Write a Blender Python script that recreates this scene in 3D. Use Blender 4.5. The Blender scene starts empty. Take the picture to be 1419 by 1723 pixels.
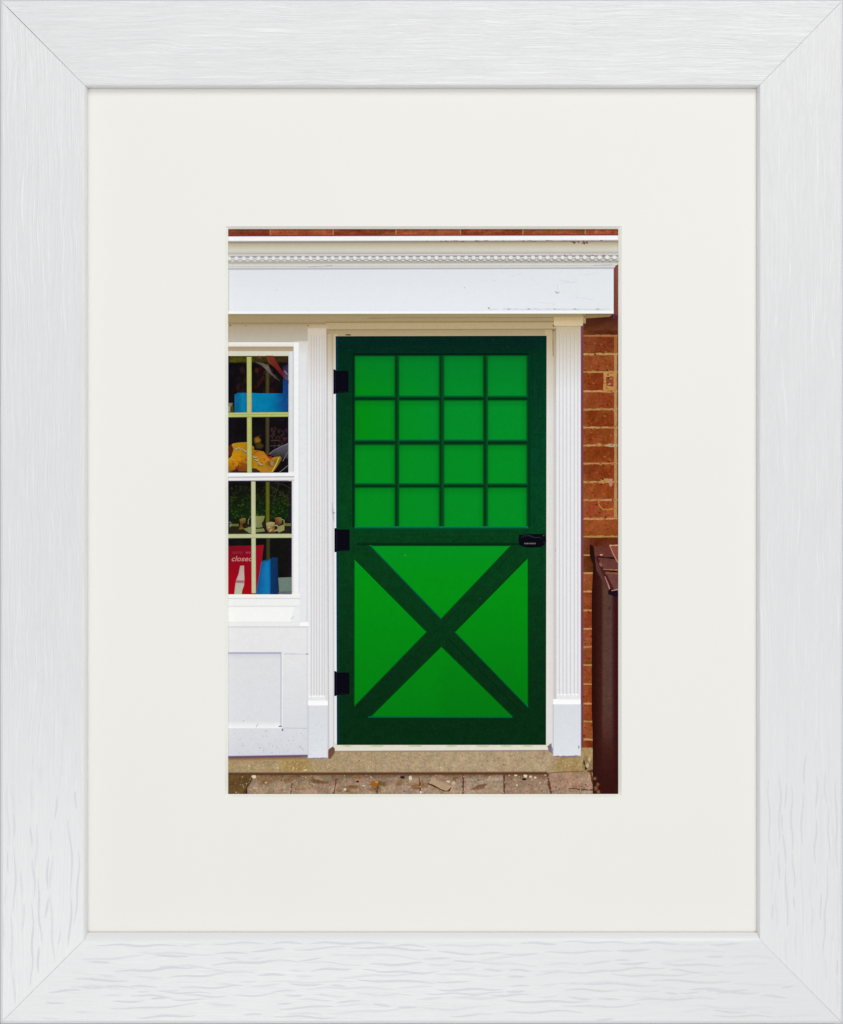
import bpy, math, random
from mathutils import Vector
random.seed(7)
scene = bpy.context.scene
COL = scene.collection

# ------------------------------------------------------------------ measures
# 1 unit of the measured drawing (u) = 0.185 mm; the print lies in the plane Y = 0
S = 0.000185
D = 0.95                       # camera distance from the print
CAMZ = 0.035                   # camera height above the middle of the picture
W_, H_ = 1419.0, 1723.0

# ------------------------------------------------------------------ camera
cam_d = bpy.data.cameras.new('camera')
cam = bpy.data.objects.new('camera', cam_d); COL.objects.link(cam)
cam.location = (0, -D, CAMZ); cam.rotation_euler = (math.radians(90), 0, 0)
cam_d.sensor_fit = 'VERTICAL'; cam_d.sensor_height = 24.0; cam_d.sensor_width = 24.0
cam_d.lens = 24.0 * D / (H_ * S)
cam_d.shift_y = -CAMZ / (H_ * S)
cam_d.clip_start = 0.3; cam_d.clip_end = 20
scene.camera = cam

# ------------------------------------------------------------------ light
w = bpy.data.worlds.new('World'); scene.world = w; w.use_nodes = True
bg = w.node_tree.nodes['Background']
bg.inputs[0].default_value = (0.93, 0.96, 1.0, 1); bg.inputs[1].default_value = 0.405

def area(name, loc, target, size, power, col=(1, 1, 1), sy=None):
    d = bpy.data.lights.new(name, 'AREA'); d.shape = 'RECTANGLE'
    d.size = size; d.size_y = sy or size; d.energy = power; d.color = col
    o = bpy.data.objects.new(name, d); COL.objects.link(o); o.location = loc
    o.rotation_euler = (Vector(target) - Vector(loc)).to_track_quat('-Z', 'Y').to_euler()
    return o
area('window_light', (0.40, -1.22, 1.05), (0, 0, 0), 0.55, 8.1, (1.0, 0.985, 0.965))
area('upper_lamp', (0.12, -1.15, 0.37), (0, 0, 0.02), 0.55, 2.7, (1.0, 0.985, 0.965), 0.18)
area('low_lamp', (-0.10, -1.05, -0.38), (-0.02, 0, -0.06), 0.55, 2.9, (1.0, 0.99, 0.965), 0.18)

scene.view_settings.view_transform = 'Standard'
scene.view_settings.look = 'None'
scene.view_settings.exposure = 0.0
scene.view_settings.gamma = 1.0
scene.view_settings.use_curve_mapping = False

E_INK = 0.935                   # light falling on the print, used to turn a wanted tone into an ink tone

# ------------------------------------------------------------------ helpers
def P3(px, py, d=0.0):
    """drawing position (as measured in the print plane) of a point that stands d in front of the print"""
    X = (px - W_ / 2) * S; Z = (H_ / 2 - py) * S
    k = (D - d) / D
    return (X * k, -d, CAMZ + (Z - CAMZ) * k)

def link(name, me, mat=None, parent=None, label=None):
    o = bpy.data.objects.new(name, me); COL.objects.link(o)
    if mat: me.materials.append(mat)
    if parent: o.parent = parent
    if label: o['label'] = label
    return o

def mesh_obj(name, verts, faces, mat=None, parent=None, label=None, uvs=None):
    me = bpy.data.meshes.new(name); me.from_pydata(verts, [], faces)
    if uvs:
        l = me.uv_layers.new(name='UVMap')
        for lp in me.loops: l.data[lp.index].uv = uvs[lp.vertex_index]
    me.update()
    return link(name, me, mat, parent, label)

def new_mat(name):
    m = bpy.data.materials.new(name); m.use_nodes = True
    nt = m.node_tree; b = nt.nodes['Principled BSDF']
    return m, nt, b
def nd(nt, t, **kw):
    n = nt.nodes.new(t)
    for k, v in kw.items(): setattr(n, k, v)
    return n
def mathn(nt, op, a, b=None, c=None, clamp=False):
    n = nt.nodes.new('ShaderNodeMath'); n.operation = op; n.use_clamp = clamp
    for i, v in enumerate((a, b, c)):
        if v is None: continue
        if hasattr(v, 'links'): nt.links.new(v, n.inputs[i])
        else: n.inputs[i].default_value = v
    return n.outputs[0]
def maprange(nt, v, a, b, c=0.0, d=1.0, smooth=True):
    n = nt.nodes.new('ShaderNodeMapRange'); n.interpolation_type = 'SMOOTHSTEP' if smooth else 'LINEAR'
    nt.links.new(v, n.inputs[0])
    for i, x in enumerate((a, b, c, d)): n.inputs[i + 1].default_value = x
    return n.outputs[0]
def mixc(nt, f, a, b):
    n = nt.nodes.new('ShaderNodeMix'); n.data_type = 'RGBA'
    for s, v in ((n.inputs[0], f), (n.inputs[6], a), (n.inputs[7], b)):
        if hasattr(v, 'links'): nt.links.new(v, s)
        elif isinstance(v, (int, float)): s.default_value = v
        else: s.default_value = (*v, 1)
    return n.outputs[2]

# ------------------------------------------------------------------ materials
def frame_material(name, pore_lo, pore_hi, fine):
    """white foil over embossed oak grain; pores run along the rail (UV u), figure changes along it"""
    m, nt, b = new_mat(name)
    uv = nd(nt, 'ShaderNodeUVMap').outputs[0]
    sep = nd(nt, 'ShaderNodeSeparateXYZ'); nt.links.new(uv, sep.inputs[0])
    # slow wander of the grain
    mp0 = nd(nt, 'ShaderNodeMapping'); mp0.inputs['Scale'].default_value = (4.5, 9, 1); nt.links.new(uv, mp0.inputs[0])
    n0 = nd(nt, 'ShaderNodeTexNoise'); n0.inputs['Scale'].default_value = 1; n0.inputs['Detail'].default_value = 2
    nt.links.new(mp0.outputs[0], n0.inputs[0])
    wob = mathn(nt, 'MULTIPLY', mathn(nt, 'SUBTRACT', n0.outputs[0], 0.5), 0.030)
    v = mathn(nt, 'ADD', sep.outputs[1], wob)
    cmb = nd(nt, 'ShaderNodeCombineXYZ'); nt.links.new(sep.outputs[0], cmb.inputs[0]); nt.links.new(v, cmb.inputs[1])
    def streak(su, sv, detail, off):
        mp = nd(nt, 'ShaderNodeMapping'); mp.inputs['Scale'].default_value = (su, sv, 1)
        mp.inputs['Location'].default_value = (off, off * 1.7, off)
        nt.links.new(cmb.outputs[0], mp.inputs[0])
        n = nd(nt, 'ShaderNodeTexNoise'); n.inputs['Scale'].default_value = 1
        n.inputs['Detail'].default_value = detail; n.inputs['Roughness'].default_value = 0.6
        nt.links.new(mp.outputs[0], n.inputs[0]); return n.outputs[0]
    f1 = streak(9, 520, 3, 1.3)
    f2 = streak(6, 150, 2, 4.1)
    p1 = streak(9.5, 62, 0.0, 8.7)
    p2 = streak(15, 90, 0.0, 2.2)
    pores = mathn(nt, 'MAXIMUM', maprange(nt, p1, 0.655, 0.72), mathn(nt, 'MULTIPLY', maprange(nt, p2, 0.66, 0.73), 0.8))
    # the coarse pores show where the figure opens up
    reg = maprange(nt, sep.outputs[0], pore_lo, pore_hi)
    pores = mathn(nt, 'MULTIPLY', pores, 0.0)
    finew = mathn(nt, 'MULTIPLY', mathn(nt, 'SUBTRACT', 1.0, mathn(nt, 'MULTIPLY', reg, 0.72)), fine)
    h = mathn(nt, 'ADD', mathn(nt, 'MULTIPLY', mathn(nt, 'SUBTRACT', f1, 0.5), finew),
              mathn(nt, 'MULTIPLY', mathn(nt, 'SUBTRACT', f2, 0.5), mathn(nt, 'MULTIPLY', finew, 0.9)))
    h = mathn(nt, 'SUBTRACT', h, mathn(nt, 'MULTIPLY', pores, 0.55))
    bu = nd(nt, 'ShaderNodeBump'); bu.inputs['Distance'].default_value = 0.00030; bu.inputs['Strength'].default_value = 0.8
    nt.links.new(h, bu.inputs['Height']); nt.links.new(bu.outputs[0], b.inputs['Normal'])
    base = mixc(nt, mathn(nt, 'MULTIPLY', pores, 0.35), (0.795, 0.794, 0.800), (0.66, 0.67, 0.72))
    base = mixc(nt, mathn(nt, 'MULTIPLY', maprange(nt, f1, 0.52, 0.74), mathn(nt, 'MULTIPLY', finew, 0.75)), base, (0.95, 0.95, 0.955))
    nt.links.new(base, b.inputs['Base Color'])
    b.inputs['Roughness'].default_value = 0.31; b.inputs['Specular IOR Level'].default_value = 0.5
    return m

def paper_material(name, col, rough=0.85, bump=0.00002, sc=2600):
    m, nt, b = new_mat(name)
    tc = nd(nt, 'ShaderNodeTexCoord')
    n = nd(nt, 'ShaderNodeTexNoise'); n.inputs['Scale'].default_value = sc; n.inputs['Detail'].default_value = 3
    nt.links.new(tc.outputs['Object'], n.inputs[0])
    n2 = nd(nt, 'ShaderNodeTexNoise'); n2.inputs['Scale'].default_value = 18; n2.inputs['Detail'].default_value = 2
    nt.links.new(tc.outputs['Object'], n2.inputs[0])
    c2 = tuple(c * 0.965 for c in col); 
    f = mathn(nt, 'MULTIPLY', n.outputs[0], 0.45)
    f = mathn(nt, 'ADD', f, mathn(nt, 'MULTIPLY', n2.outputs[0], 0.5))
    nt.links.new(mixc(nt, f, col, c2), b.inputs['Base Color'])
    bu = nd(nt, 'ShaderNodeBump'); bu.inputs['Distance'].default_value = bump; bu.inputs['Strength'].default_value = 0.5
    nt.links.new(n.outputs[0], bu.inputs['Height']); nt.links.new(bu.outputs[0], b.inputs['Normal'])
    b.inputs['Roughness'].default_value = rough; b.inputs['Specular IOR Level'].default_value = 0.2
    return m

def ink_material():
    m, nt, b = new_mat('photographic_ink')
    at = nd(nt, 'ShaderNodeAttribute'); at.attribute_name = 'ink'
    tc = nd(nt, 'ShaderNodeTexCoord')
    def noi(sc, det):
        n = nd(nt, 'ShaderNodeTexNoise'); n.inputs['Scale'].default_value = sc; n.inputs['Detail'].default_value = det
        nt.links.new(tc.outputs['Object'], n.inputs[0]); return n
    a = noi(1 / (4.0 * S), 2); c = noi(1 / (14 * S), 2)
    g = mathn(nt, 'ADD', mathn(nt, 'MULTIPLY', mathn(nt, 'SUBTRACT', a.outputs[0], 0.5), 3.2),
              mathn(nt, 'MULTIPLY', mathn(nt, 'SUBTRACT', c.outputs[0], 0.5), 2.2))
    cm = nd(nt, 'ShaderNodeVectorMath', operation='SUBTRACT'); nt.links.new(a.outputs[1], cm.inputs[0]); cm.inputs[1].default_value = (.5, .5, .5)
    sc = nd(nt, 'ShaderNodeVectorMath', operation='SCALE'); nt.links.new(cm.outputs[0], sc.inputs[0]); sc.inputs['Scale'].default_value = 1.3
    ad = nd(nt, 'ShaderNodeVectorMath', operation='ADD'); nt.links.new(sc.outputs[0], ad.inputs[0]); nt.links.new(g, ad.inputs[1])
    s2 = nd(nt, 'ShaderNodeVectorMath', operation='SCALE'); nt.links.new(ad.outputs[0], s2.inputs[0]); nt.links.new(at.outputs['Alpha'], s2.inputs['Scale'])
    a1 = nd(nt, 'ShaderNodeVectorMath', operation='ADD'); nt.links.new(s2.outputs[0], a1.inputs[0]); a1.inputs[1].default_value = (1, 1, 1)
    mu = nd(nt, 'ShaderNodeVectorMath', operation='MULTIPLY'); nt.links.new(a1.outputs[0], mu.inputs[0]); nt.links.new(at.outputs['Color'], mu.inputs[1])
    mx = nd(nt, 'ShaderNodeVectorMath', operation='MAXIMUM'); nt.links.new(mu.outputs[0], mx.inputs[0]); mx.inputs[1].default_value = (0, 0, 0)
    nt.links.new(mx.outputs[0], b.inputs['Base Color'])
    b.inputs['Roughness'].default_value = 0.6; b.inputs['Specular IOR Level'].default_value = 0.02
    return m

MAT_PAPER = paper_material('mat_board_paper', (0.90, 0.888, 0.838))
MAT_CORE = paper_material('mat_board_core', (0.93, 0.93, 0.85))
MAT_PHOTO = paper_material('photo_paper', (0.82, 0.82, 0.80), 0.5)
MAT_WALL = paper_material('wall_paint', (0.66, 0.66, 0.70), 0.9, 0.0003, 300)
INK = ink_material()

# ------------------------------------------------------------------ the wall behind
wl = mesh_obj('wall', [(-1.2, 0.0125, -1.0), (1.2, 0.0125, -1.0), (1.2, 0.0125, 1.0), (-1.2, 0.0125, 1.0)], [(0, 1, 2, 3)], MAT_WALL)
wl['kind'] = 'structure'

# ------------------------------------------------------------------ the framed picture
root = bpy.data.objects.new('framed_picture', None); COL.objects.link(root)
root['label'] = 'white wood-grain picture frame with a cream mount round a photograph of a green door'
root['category'] = 'framed picture'
root.empty_display_size = 0.02

# frame rails: (left, right, top, bottom), height in front of the print
OUT = (0.3, 1418.8, 0.3, 1722.5)
PROF = [((0.3, 1418.8, 0.3, 1722.5), .0029), ((0.7, 1418.4, 0.7, 1722.1), .0037), ((1.9, 1417.2, 1.9, 1721.0), .0042), ((5, 1414, 5, 1717.5), .00440),
        ((139.6, 1281.2, 140.6, 1583.6), .0044), ((141.8, 1279.4, 142.8, 1581.6), .00430), ((143.6, 1278, 144.6, 1578.6), .00400),
        ((145.2, 1276.6, 146.0, 1575.0), .00355), ((146.6, 1275.2, 147.0, 1572.0), .0030), ((147.6, 1274.2, 147.6, 1570), .0026), ((148.0, 1273.9, 148.0, 1568.8), .00210)]
BACK = 0.0122
def pore_shade_material(name, col):
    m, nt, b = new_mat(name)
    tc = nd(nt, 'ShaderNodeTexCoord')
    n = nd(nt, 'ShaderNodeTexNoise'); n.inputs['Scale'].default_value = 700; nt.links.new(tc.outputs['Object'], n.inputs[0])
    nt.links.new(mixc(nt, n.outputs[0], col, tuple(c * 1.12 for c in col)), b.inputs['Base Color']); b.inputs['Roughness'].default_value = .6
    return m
PORE_SHADE = pore_shade_material('oak_pore_shade', (0.685, 0.688, 0.72)); PORE_SHADE_FAINT = pore_shade_material('oak_pore_shade_faint', (0.735, 0.738, 0.758))  # greyer tones that paint the shade inside the embossed pores
PN = [0.0]                       # every stroke sits a hair above the one before it
def lay_pore_strips(bm, side, a0, a1, across0, across1, step, faint):
    """open oak pores: broken, wandering flat strips along the rail, groove shade painted as darker colour"""
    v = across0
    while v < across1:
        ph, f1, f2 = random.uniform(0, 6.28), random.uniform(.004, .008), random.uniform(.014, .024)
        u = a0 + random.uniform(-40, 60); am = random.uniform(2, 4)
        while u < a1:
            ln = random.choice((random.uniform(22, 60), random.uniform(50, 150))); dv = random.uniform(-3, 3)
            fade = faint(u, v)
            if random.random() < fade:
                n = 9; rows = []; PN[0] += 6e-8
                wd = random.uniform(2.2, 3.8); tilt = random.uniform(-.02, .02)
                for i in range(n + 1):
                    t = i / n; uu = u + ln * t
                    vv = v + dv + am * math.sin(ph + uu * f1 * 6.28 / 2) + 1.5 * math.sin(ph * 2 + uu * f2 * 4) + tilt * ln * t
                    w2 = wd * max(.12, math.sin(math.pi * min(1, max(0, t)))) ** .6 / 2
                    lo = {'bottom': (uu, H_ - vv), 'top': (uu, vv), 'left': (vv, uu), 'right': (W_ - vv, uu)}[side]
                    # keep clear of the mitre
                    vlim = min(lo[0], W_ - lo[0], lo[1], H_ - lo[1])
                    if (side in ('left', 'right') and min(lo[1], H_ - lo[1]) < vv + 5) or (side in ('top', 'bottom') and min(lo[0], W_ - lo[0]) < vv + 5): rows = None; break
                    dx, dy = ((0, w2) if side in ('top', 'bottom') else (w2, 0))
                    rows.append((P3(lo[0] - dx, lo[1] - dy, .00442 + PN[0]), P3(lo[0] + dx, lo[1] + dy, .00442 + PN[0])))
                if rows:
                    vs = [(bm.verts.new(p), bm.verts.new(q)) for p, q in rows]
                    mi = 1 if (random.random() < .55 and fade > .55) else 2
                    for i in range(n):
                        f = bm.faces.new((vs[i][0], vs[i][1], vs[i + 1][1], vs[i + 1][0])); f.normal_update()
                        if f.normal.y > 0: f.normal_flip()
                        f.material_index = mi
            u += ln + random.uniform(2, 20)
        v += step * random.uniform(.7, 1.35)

def rail(side, mat, gap0, gap1, uoff, pores=None):
    """gap0/gap1: joint clearance (outer, inner) in drawing units at each end"""
    V, F, UV = [], [], []
    n = len(PROF)
    rows = []
    for i, ((L, R, T, B), d) in enumerate(PROF):
        t = (L - OUT[0]) / 147.8
        g0 = gap0[0] + (gap0[1] - gap0[0]) * t; g1 = gap1[0] + (gap1[1] - gap1[0]) * t
        if side == 'top':    a, b_ = (L + g0, T), (R - g1, T); across = T
        elif side == 'bottom': a, b_ = (L + g0, B), (R - g1, B); across = H_ - B
        elif side == 'left': a, b_ = (L, T + g0), (L, B - g1); across = L
        else:                a, b_ = (R, T + g0), (R, B - g1); across = W_ - R
        rows.append((P3(*a, d), P3(*b_, d), a, b_, across))
    # back edge straight behind the outer edge, and the inner edge down to the backing
    first = rows[0]; last = rows[-1]
    back = ((first[0][0], BACK, first[0][2]), (first[1][0], BACK, first[1][2]), first[2], first[3], first[4] - 20)
    backi = ((last[0][0], BACK, last[0][2]), (last[1][0], BACK, last[1][2]), last[2], last[3], last[4] + 20)
    # leave the rebate for the mount behind the inner edge: the rail's underside returns to the outside
    rows = [back] + rows
    N = 24
    for (A, B, a, b_, ac) in rows:
        for k in range(N + 1):
            t = k / N
            V.append(tuple(A[j] + (B[j] - A[j]) * t for j in range(3)))
            al = (a[0] + (b_[0] - a[0]) * t) if side in ('top', 'bottom') else (a[1] + (b_[1] - a[1]) * t)
            UV.append((al / 1000 , ac / 1000 + uoff))
    m = len(rows)
    for r in range(m - 1):
        for k in range(N):
            F.append((r * (N + 1) + k, r * (N + 1) + k + 1, (r + 1) * (N + 1) + k + 1, (r + 1) * (N + 1) + k))
    # underside (rebate face) and back face
    p = m * (N + 1)
    lo = rows[-1]; q = 9 * S
    # rebate: step outward by 9u at mount level then back
    def outward(pt, k):
        x, y, z = pt
        return {'top': (x, y, z + k), 'bottom': (x, y, z - k), 'left': (x - k, y, z), 'right': (x + k, y, z)}[side]
    A, B = lo[0], lo[1]
    V += [outward(A, q), outward(B, q), outward((A[0], BACK, A[2]), q), outward((B[0], BACK, B[2]), q)]; UV += [(0, uoff)] * 4
    a0 = (m - 1) * (N + 1); b0 = a0 + N
    F.append(tuple(range(a0, b0 + 1)) + (p + 1, p)); F.append((p, p + 1, p + 3, p + 2)); F.append((p + 2, p + 3, N, 0))
    F.append(tuple(r * (N + 1) for r in range(m)) + (p, p + 2)); F.append(tuple(r * (N + 1) + N for r in range(m)) + (p + 1, p + 3))
    o = mesh_obj('frame_rail', V, F, mat, root, None, UV)
    import bmesh
    bm = bmesh.new(); bm.from_mesh(o.data); bmesh.ops.recalc_face_normals(bm, faces=bm.faces)
    if pores: lay_pore_strips(bm, side, *pores)
    bm.to_mesh(o.data); bm.free()
    o.data.materials.append(PORE_SHADE); o.data.materials.append(PORE_SHADE_FAINT)
    return o
g = 0.25
rail('top', frame_material('oak_foil_top', 30, 31, 1.0), (0.9, 0.3), (g + .1, g), 0.0)
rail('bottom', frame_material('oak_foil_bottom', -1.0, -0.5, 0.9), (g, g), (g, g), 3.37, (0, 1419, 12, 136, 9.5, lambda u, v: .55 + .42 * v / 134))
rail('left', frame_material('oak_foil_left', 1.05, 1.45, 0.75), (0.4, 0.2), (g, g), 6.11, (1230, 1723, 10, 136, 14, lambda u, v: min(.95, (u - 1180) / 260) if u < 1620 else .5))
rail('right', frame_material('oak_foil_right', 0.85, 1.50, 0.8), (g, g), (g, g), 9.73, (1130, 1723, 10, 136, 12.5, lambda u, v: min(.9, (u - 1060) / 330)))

# mount board: cream card, 1.2 mm, bevelled window
MT = 0.00125
OO = (140, 1282, 140, 1577)
WO = (378.6, 1046.4, 380.6, 1341.6)      # window edge on the face
WI = (384.2, 1040.6, 385.6, 1336.0)      # window edge at the print
def ring(a, da, b, db):
    V = []
    for (L, R, T, B), d in ((a, da), (b, db)):
        V += [P3(L, T, d), P3(R, T, d), P3(R, B, d), P3(L, B, d)]
    F = [(i, (i + 1) % 4, 4 + (i + 1) % 4, 4 + i) for i in range(4)]
    return V, [tuple(reversed(f)) for f in F]
V, F = ring(OO, MT, WO, MT)
V2, F2 = ring(OO, MT, OO, 0.0002)
mesh_obj('mount_board', V + V2[4:], F + [(0, 1, 9, 8), (1, 2, 10, 9), (2, 3, 11, 10), (3, 0, 8, 11)], MAT_PAPER, root)
mount = [o for o in root.children if o.name.startswith('mount_board')][0]
V, F = ring(WO, MT, WI, 0.00022)
mesh_obj('bevel', V, F, MAT_CORE, mount)

# print: paper sheet with the image printed on it
L, R, T, B = 366, 1060, 366, 1357
def box(L, R, T, B, y0, y1):
    V = [(x, y, z) for y in (y0, y1) for (x, z) in ((P3(L, T)[0], P3(L, T)[2]), (P3(R, T)[0], P3(R, T)[2]), (P3(R, B)[0], P3(R, B)[2]), (P3(L, B)[0], P3(L, B)[2]))]
    return V, [(3, 2, 1, 0), (4, 5, 6, 7), (0, 1, 5, 4), (1, 2, 6, 5), (2, 3, 7, 6), (3, 0, 4, 7)]
V, F = box(L, R, T, B, 0.0, 0.0003)
pr = mesh_obj('print', V, F, MAT_PHOTO, root, label='colour photograph of a green barn-style door in a white shopfront')
V, F = box(146, 1276, 146, 1574, 0.0006, 0.003)
mesh_obj('backing_board', V, F, MAT_WALL, root)

# ------------------------------------------------------------------ printing
def lin(c):
    out = []
    if min(c[:3]) > 188 and c[2] > c[0]: c = (c[0] + .5, c[1], c[2] - 3.5)
    for v in c[:3]:
        v = max(0.0, min(255.0, v)) / 255
        v = v / 12.92 if v <= 0.04045 else ((v + 0.055) / 1.055) ** 2.4
        out.append(v / E_INK)
    return out
def mx(a, b, t):
    t = max(0.0, min(1.0, t)); return tuple(a[i] + (b[i] - a[i]) * t for i in range(3))
def jit(c, a): 
    k = random.uniform(-a, a); return tuple(v + k + random.uniform(-a, a) * .35 for v in c)
STACK = []
class Ink:
    def __init__(s, name, label=None, parent=None):
        s.name, s.label, s.parent = name, label, parent or pr; s.V = []; s.F = []; s.C = []
    def raw(s, pts, faces, cols, g=0.03):
        x0 = min(p[0] for p in pts); x1 = max(p[0] for p in pts); y0 = min(p[1] for p in pts); y1 = max(p[1] for p in pts)
        lv = 0
        for (a, b, c, d, l) in STACK:
            if l > lv and a < x1 - .02 and c > x0 + .02 and b < y1 - .02 and d > y0 + .02: lv = l
        lv += 1; STACK.append((x0, y0, x1, y1, lv)); y = -lv * 6e-6
        base = len(s.V)
        for p, c in zip(pts, cols):
            q = P3(p[0], p[1]); s.V.append((q[0], y, q[2])); s.C.append((*lin(c), g))
        for f in faces:
            ar = sum(pts[f[i]][0] * pts[f[(i + 1) % len(f)]][1] - pts[f[(i + 1) % len(f)]][0] * pts[f[i]][1] for i in range(len(f)))
            f = [base + i for i in f]
            if ar > 0: f.reverse()
            s.F.append(f)
    def poly(s, pts, c, g=0.03):
        cols = c if isinstance(c, list) else [c] * len(pts)
        s.raw(pts, [list(range(len(pts)))], cols, g)
    def rect(s, x0, y0, x1, y1, c, g=0.03): s.poly([(x0, y0), (x1, y0), (x1, y1), (x0, y1)], c, g)
    def grid(s, xs, ys, fn, g=0.03, warp=None):
        nx = len(xs); pts, cols, F = [], [], []
        for y in ys:
            for x in xs:
                pts.append(warp(x, y) if warp else (x, y)); cols.append(fn(x, y))
        for j in range(len(ys) - 1):
            for i in range(nx - 1): F.append([j * nx + i, j * nx + i + 1, (j + 1) * nx + i + 1, (j + 1) * nx + i])
        s.raw(pts, F, cols, g)
    def vg(s, x0, x1, stops, g=0.03, slope=0.0):
        """horizontal bands: stops (y, colour); slope = rise of the line towards the right"""
        pts, cols, F = [], [], []
        for y, c in stops: pts += [(x0, y), (x1, y - slope * (x1 - x0))]; cols += [c, c]
        for i in range(len(stops) - 1): F.append([2 * i, 2 * i + 1, 2 * i + 3, 2 * i + 2])
        s.raw(pts, F, cols, g)
    def hg(s, y0, y1, stops, g=0.03, lean=0.0):
        pts, cols, F = [], [], []
        for x, c in stops: pts += [(x, y0), (x + lean, y1)]; cols += [c, c]
        for i in range(len(stops) - 1): F.append([2 * i, 2 * i + 1, 2 * i + 3, 2 * i + 2])
        s.raw(pts, F, cols, g)
    def line(s, pts, w, c, g=0.03, taper=False, wob=0.0):
        n = len(pts); up, dn = [], []
        for i, (x, y) in enumerate(pts):
            a = pts[max(0, i - 1)]; b = pts[min(n - 1, i + 1)]
            dx, dy = b[0] - a[0], b[1] - a[1]; l = math.hypot(dx, dy) or 1
            ww = (w[i] if isinstance(w, (list, tuple)) else w) / 2
            if taper: ww *= max(.12, math.sin(math.pi * (i + .3) / (n - .4)))
            ox = random.uniform(-wob, wob); oy = random.uniform(-wob, wob)
            up.append((x - dy / l * ww + ox, y + dx / l * ww + oy)); dn.append((x + dy / l * ww + ox, y - dx / l * ww + oy))
        P = up + dn; cols = (c + c) if isinstance(c, list) else [c] * len(P)
        s.raw(P, [[i, i + 1, n + i + 1, n + i] for i in range(n - 1)], cols, g)
    def wline(s, x0, y0, x1, y1, w, c, n=10, wob=.5, wj=.4, g=.06):
        pts = [(x0 + (x1 - x0) * i / n + random.uniform(-wob, wob) * .4, y0 + (y1 - y0) * i / n + random.uniform(-wob, wob)) for i in range(n + 1)]
        s.line(pts, [w * random.uniform(1 - wj, 1 + wj) for _ in pts], c, g)
    def blob(s, cx, cy, rx, ry, c, bgc=None, n=12, rot=0.0, j=.15, g=.05):
        ca, sa = math.cos(rot), math.sin(rot)
        inner, outer = [], []
        for i in range(n):
            t = 2 * math.pi * i / n; k = 1 + random.uniform(-j, j)
            ux, uy = math.cos(t) * rx * k, math.sin(t) * ry * k
            inner.append((cx + (ux * ca - uy * sa) * .6, cy + (ux * sa + uy * ca) * .6)); outer.append((cx + ux * ca - uy * sa, cy + ux * sa + uy * ca))
        if bgc is None: s.poly(outer, c, g); return
        pts = [(cx, cy)] + inner + outer; cols = [c] + [mx(c, bgc, .25)] * n + [bgc] * n
        F = [[0, 1 + i, 1 + (i + 1) % n] for i in range(n)] + [[1 + i, 1 + n + i, 1 + n + (i + 1) % n, 1 + (i + 1) % n] for i in range(n)]
        s.raw(pts, F, cols, g)
    def text(s, body, x, y, size, c, shear=0.0, off=0.0, sx=1.0, g=.03):
        cu = bpy.data.curves.new('lettering', 'FONT'); cu.body = body; cu.size = size; cu.shear = shear; cu.offset = off; cu.resolution_u = 3
        o = bpy.data.objects.new('lettering', cu); COL.objects.link(o)
        bpy.context.view_layer.update()
        me = o.evaluated_get(bpy.context.evaluated_depsgraph_get()).to_mesh()
        pts = [(x + v.co.x * sx, y - v.co.y) for v in me.vertices]; F = [list(p.vertices) for p in me.polygons]
        s.raw(pts, F, [c] * len(pts), g)
        o.to_mesh_clear(); bpy.data.objects.remove(o); bpy.data.curves.remove(cu)
    def build(s):
        me = bpy.data.meshes.new(s.name); me.from_pydata(s.V, [], s.F)
        a = me.color_attributes.new('ink', 'FLOAT_COLOR', 'POINT')
        for i, c in enumerate(s.C): a.data[i].color = c
        me.update(); return link(s.name, me, INK, s.parent, s.label)

X0, X1, Y0, Y1 = 376, 1050, 377, 1345

# ---- brick wall
K = Ink('printed_brick_wall', 'red-brown brick wall with thin sandy mortar joints at the right and top edge')
K.rect(X0, Y0, X1, 402, (150, 82, 32), .12)
xs = [X0, 455, 561, 666.5, 775, 880, 985, X1]
bc = [(116, 52, 28), (152, 78, 40), (130, 60, 32), (150, 76, 40), (136, 60, 30), (146, 74, 38), (156, 76, 46)]
for i in range(7):
    nn = 7; w_ = (xs[i + 1] - xs[i] - 2.2)
    K.grid([xs[i] + 1.1 + w_ * k / nn for k in range(nn + 1)], [384, 389, 393, 396.5], lambda x, y, b=bc[i]: jit(mx((66, 26, 26), b, (y - 384) / 4), 15), .36)
    if i: K.wline(xs[i], 387, xs[i], 396, 2, (165, 120, 75), 3, .2)
K.vg(X0, X1, [(395.6, (120, 50, 50)), (397.4, (118, 30, 80)), (398.6, (150, 60, 110)), (402, (200, 180, 190))], .05, slope=1.4 / 660)
# right hand wall
K.rect(974, 446, X1, Y1, (150, 96, 44), .10)
ym = [535, 565, 596, 626, 658.5, 689, 719.5, 749.5, 780, 811, 841.5, 873, 903, 934, 964.5, 995.5, 1027, 1058, 1088.5, 1119, 1151, 1184, 1214, 1244.5, 1276, 1310, 1345]
K.grid([974, 1000, 1034, X1], [446, 470, 500, 536], lambda x, y: jit((85, 30, 40), 10), .12)
for i in range(len(ym) - 1):
    a, b = ym[i] + 1.5, ym[i + 1] - 1.5
    d = .62 if i == 0 else (.86 if i in (1,) else 1)
    if i in (12, 13): d = .68
    base = jit((132, 60, 26), 11); base = tuple(v * d for v in base)
    xr = 1033.5 if 1 <= i <= 10 else X1
    K.grid([978, 982, 992, 1003, 1014, 1024, xr], [a, a + 1.5, (a + b) / 2, b - 1.5, b], lambda x, y, B=base: jit(mx(B, (146, 92, 42), .75 if x < 979 else (.4 if x < 983 else 0)), 10), .30)
    if xr < 1040: K.grid([1038.5, 1042, X1], [a, (a + b) / 2, b], lambda x, y: jit((122, 54, 36), 9), .2)
for i, y in enumerate(ym[1:-1]):
    c = (176, 134, 82) if i > 0 else (150, 96, 48)
    K.wline(981, y, 1040, y - .4, 2.6, jit(c, 10), 12, .5, .45, .12)
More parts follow.
